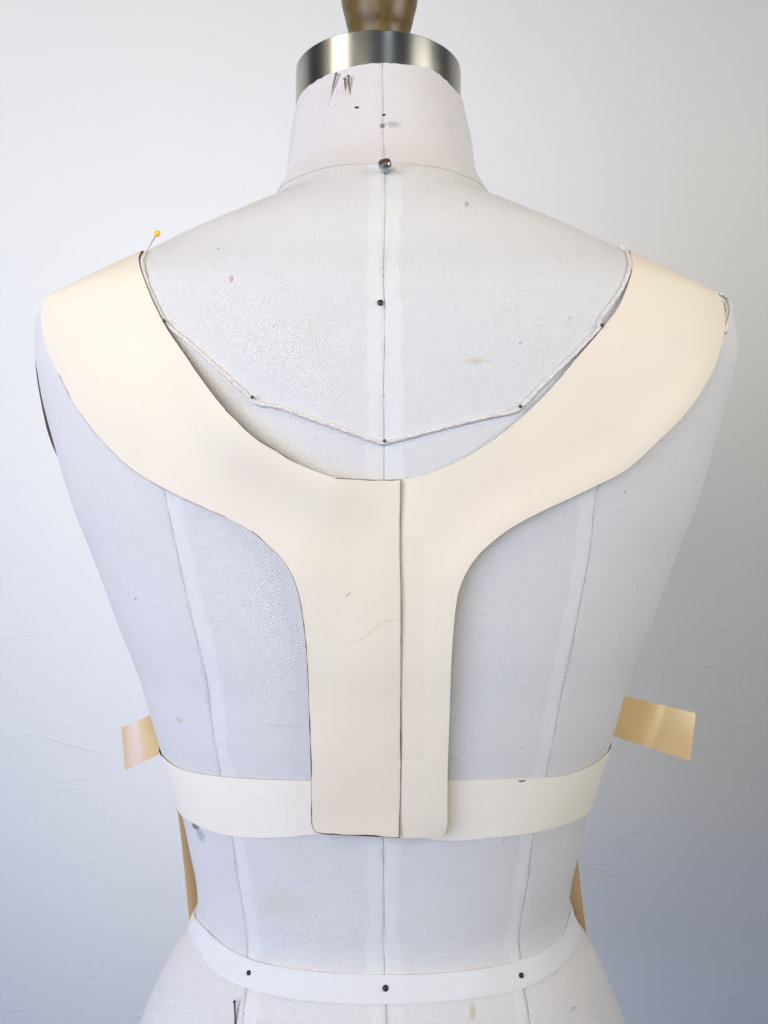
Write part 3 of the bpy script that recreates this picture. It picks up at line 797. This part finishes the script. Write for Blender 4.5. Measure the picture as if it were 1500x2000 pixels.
pen_gap_line(LEFT[0][12:], .75, 1); pen_gap_line(LEFT[0][5:12], .35, 6); pen_gap_line(LEFT[1], 1.2, 2); pen_gap_line(LEFT[2], 1.3, 3); pen_gap_line(LEFT[3], lambda y: .75+.9*np.exp(-((y-1445)/55)**2), 4, .35); pen_gap_line(LEFT[4][:3], .7, 5); pen_gap_line(LEFT[4][4:8], .9, 7)  # centre line thickened midway to paint in the shade of the open gap
M_TEAR = simple('paper_tear', (.45, .38, .34), .7)
stroke('tear_mark', [(674, 1166), (679, 1162), (685, 1157)], .8, M_TEAR, pattern, PB, off_left)

# ------------------------------------------------------------------ under-bust band
B_TOP = [(322, 1482), (345, 1499), (380, 1509), (427, 1516), (487, 1521), (607, 1525), (750, 1526), (873, 1525), (949, 1523), (1023, 1520), (1097, 1515), (1146, 1499), (1172, 1484), (1183, 1474)]
B_BOT = [(350, 1586), (380, 1609), (420, 1625), (460, 1633), (500, 1636), (560, 1635), (612, 1630), (700, 1627), (800, 1631), (850, 1640), (899, 1642), (961, 1636), (1047, 1625), (1121, 1603), (1151, 1586), (1168, 1568)]
def hphi(pts, off):
    p = project(pts, off); ph = phi_of(p, off); o = np.argsort(ph); return pchip(ph[o], p[o, 2])
ob = .0009
BB = one(450, 1570, ob)
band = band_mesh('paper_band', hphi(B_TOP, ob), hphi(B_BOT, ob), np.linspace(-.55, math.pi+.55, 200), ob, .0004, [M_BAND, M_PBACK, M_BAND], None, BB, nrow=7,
                 wave=lambda p, t: .00025*(1+np.sin(p*9+t)))
tag(band, 'cream paper band wrapped level around the ribs beneath the yoke', 'paper band')
P = np.array([(1012, 1524), (1027, 1523)])
stk = stroke('ink_mark', [(1013, 1525), (1018, 1526), (1026, 1524.5)], 1.3, M_TACK, band, BB, lambda p: np.full(len(p), ob+.0008))

# ------------------------------------------------------------------ front pieces showing past the silhouette
def ribbon(name, rows, mats, label, cat, base, thick=.0004, group=None):
    """rows: list of equal-length 3-D polylines"""
    R_ = np.array(rows); n, m = R_.shape[:2]
    faces = [(i*m+j, i*m+j+1, (i+1)*m+j+1, (i+1)*m+j) for i in range(n-1) for j in range(m-1)]
    V = R_.reshape(-1, 3)
    a, b, c = V[faces[0][0]], V[faces[0][1]], V[faces[0][2]]
    if np.dot(np.cross(b-a, c-a), np.array([0, -1, 0])) < 0: faces = [f[::-1] for f in faces]
    o = link_mesh(name, V, faces, mats, None, tuple(base))
    s = o.modifiers.new('thickness', 'SOLIDIFY'); s.thickness = thick; s.offset = -1; s.material_offset = 1; s.material_offset_rim = 1
    e_ = o.modifiers.new('edges', 'EDGE_SPLIT'); e_.split_angle = math.radians(50)
    tag(o, label, cat, group)
    return o
def strap(outer_top, outer_bot, in_top, in_bot, y_out, y_in, bend, label, ext=1.6, twist=0):
    rows = []
    for t in np.linspace(0, 1, 5):
        row = []
        for s in np.linspace(0, ext, 26):
            q = np.array(outer_top)*(1-t)+np.array(outer_bot)*t; e = np.array(in_top)*(1-t)+np.array(in_bot)*t
            px = q+(e-q)*s
            row.append(at_depth(px[0], px[1], y_out+(y_in-y_out)*s+bend(s)+twist*(1-t)*(1-min(s, 1))))
        rows.append(row)
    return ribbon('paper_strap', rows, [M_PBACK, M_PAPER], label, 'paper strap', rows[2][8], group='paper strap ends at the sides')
strap((237, 1421), (244, 1505), (292, 1397), (317, 1471), .050, .036, lambda s: .011*s*s, 'pale tan paper strap end jutting out at the left ribs', 1.3)
strap((1359, 1393), (1348, 1487), (1227, 1361), (1203, 1439), .040, .040, lambda s: .0085*s-.06*max(0, s-.42)**2, 'longer paper strap end jutting out at the right ribs, fading from tan to cream', 1.15, .012)
def side_sheet(edge, inward, ys, label):
    rows = []
    for (px, py) in catmull(edge, 12):
        rows.append([at_depth(px+inward*s, py, ys+(.016*(s/40)**1.5)) for s in np.linspace(0, 90, 12)])
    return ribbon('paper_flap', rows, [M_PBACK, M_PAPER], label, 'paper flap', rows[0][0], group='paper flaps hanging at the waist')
side_sheet([(344, 1565), (352, 1625), (359, 1690), (365, 1755), (370, 1801), (372, 1812)], 1, .030, 'narrow tan paper flap hanging at the left side of the waist')
side_sheet([(1124, 1655), (1130, 1690), (1137, 1755), (1145, 1818), (1147, 1830)], -1, .030, 'narrow golden tan paper flap hanging at the right side of the waist')
# paper edge beyond the left armhole, its shade painted dark brown
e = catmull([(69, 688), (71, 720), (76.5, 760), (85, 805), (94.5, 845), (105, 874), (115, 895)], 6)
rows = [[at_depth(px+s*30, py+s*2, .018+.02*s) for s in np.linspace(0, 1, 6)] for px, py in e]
ribbon('paper_edge', rows, [M_SHADED_EDGE, M_SHADED_EDGE], 'curved paper edge with its shade painted dark brown, showing past the left armhole', 'paper edge', rows[3][0])
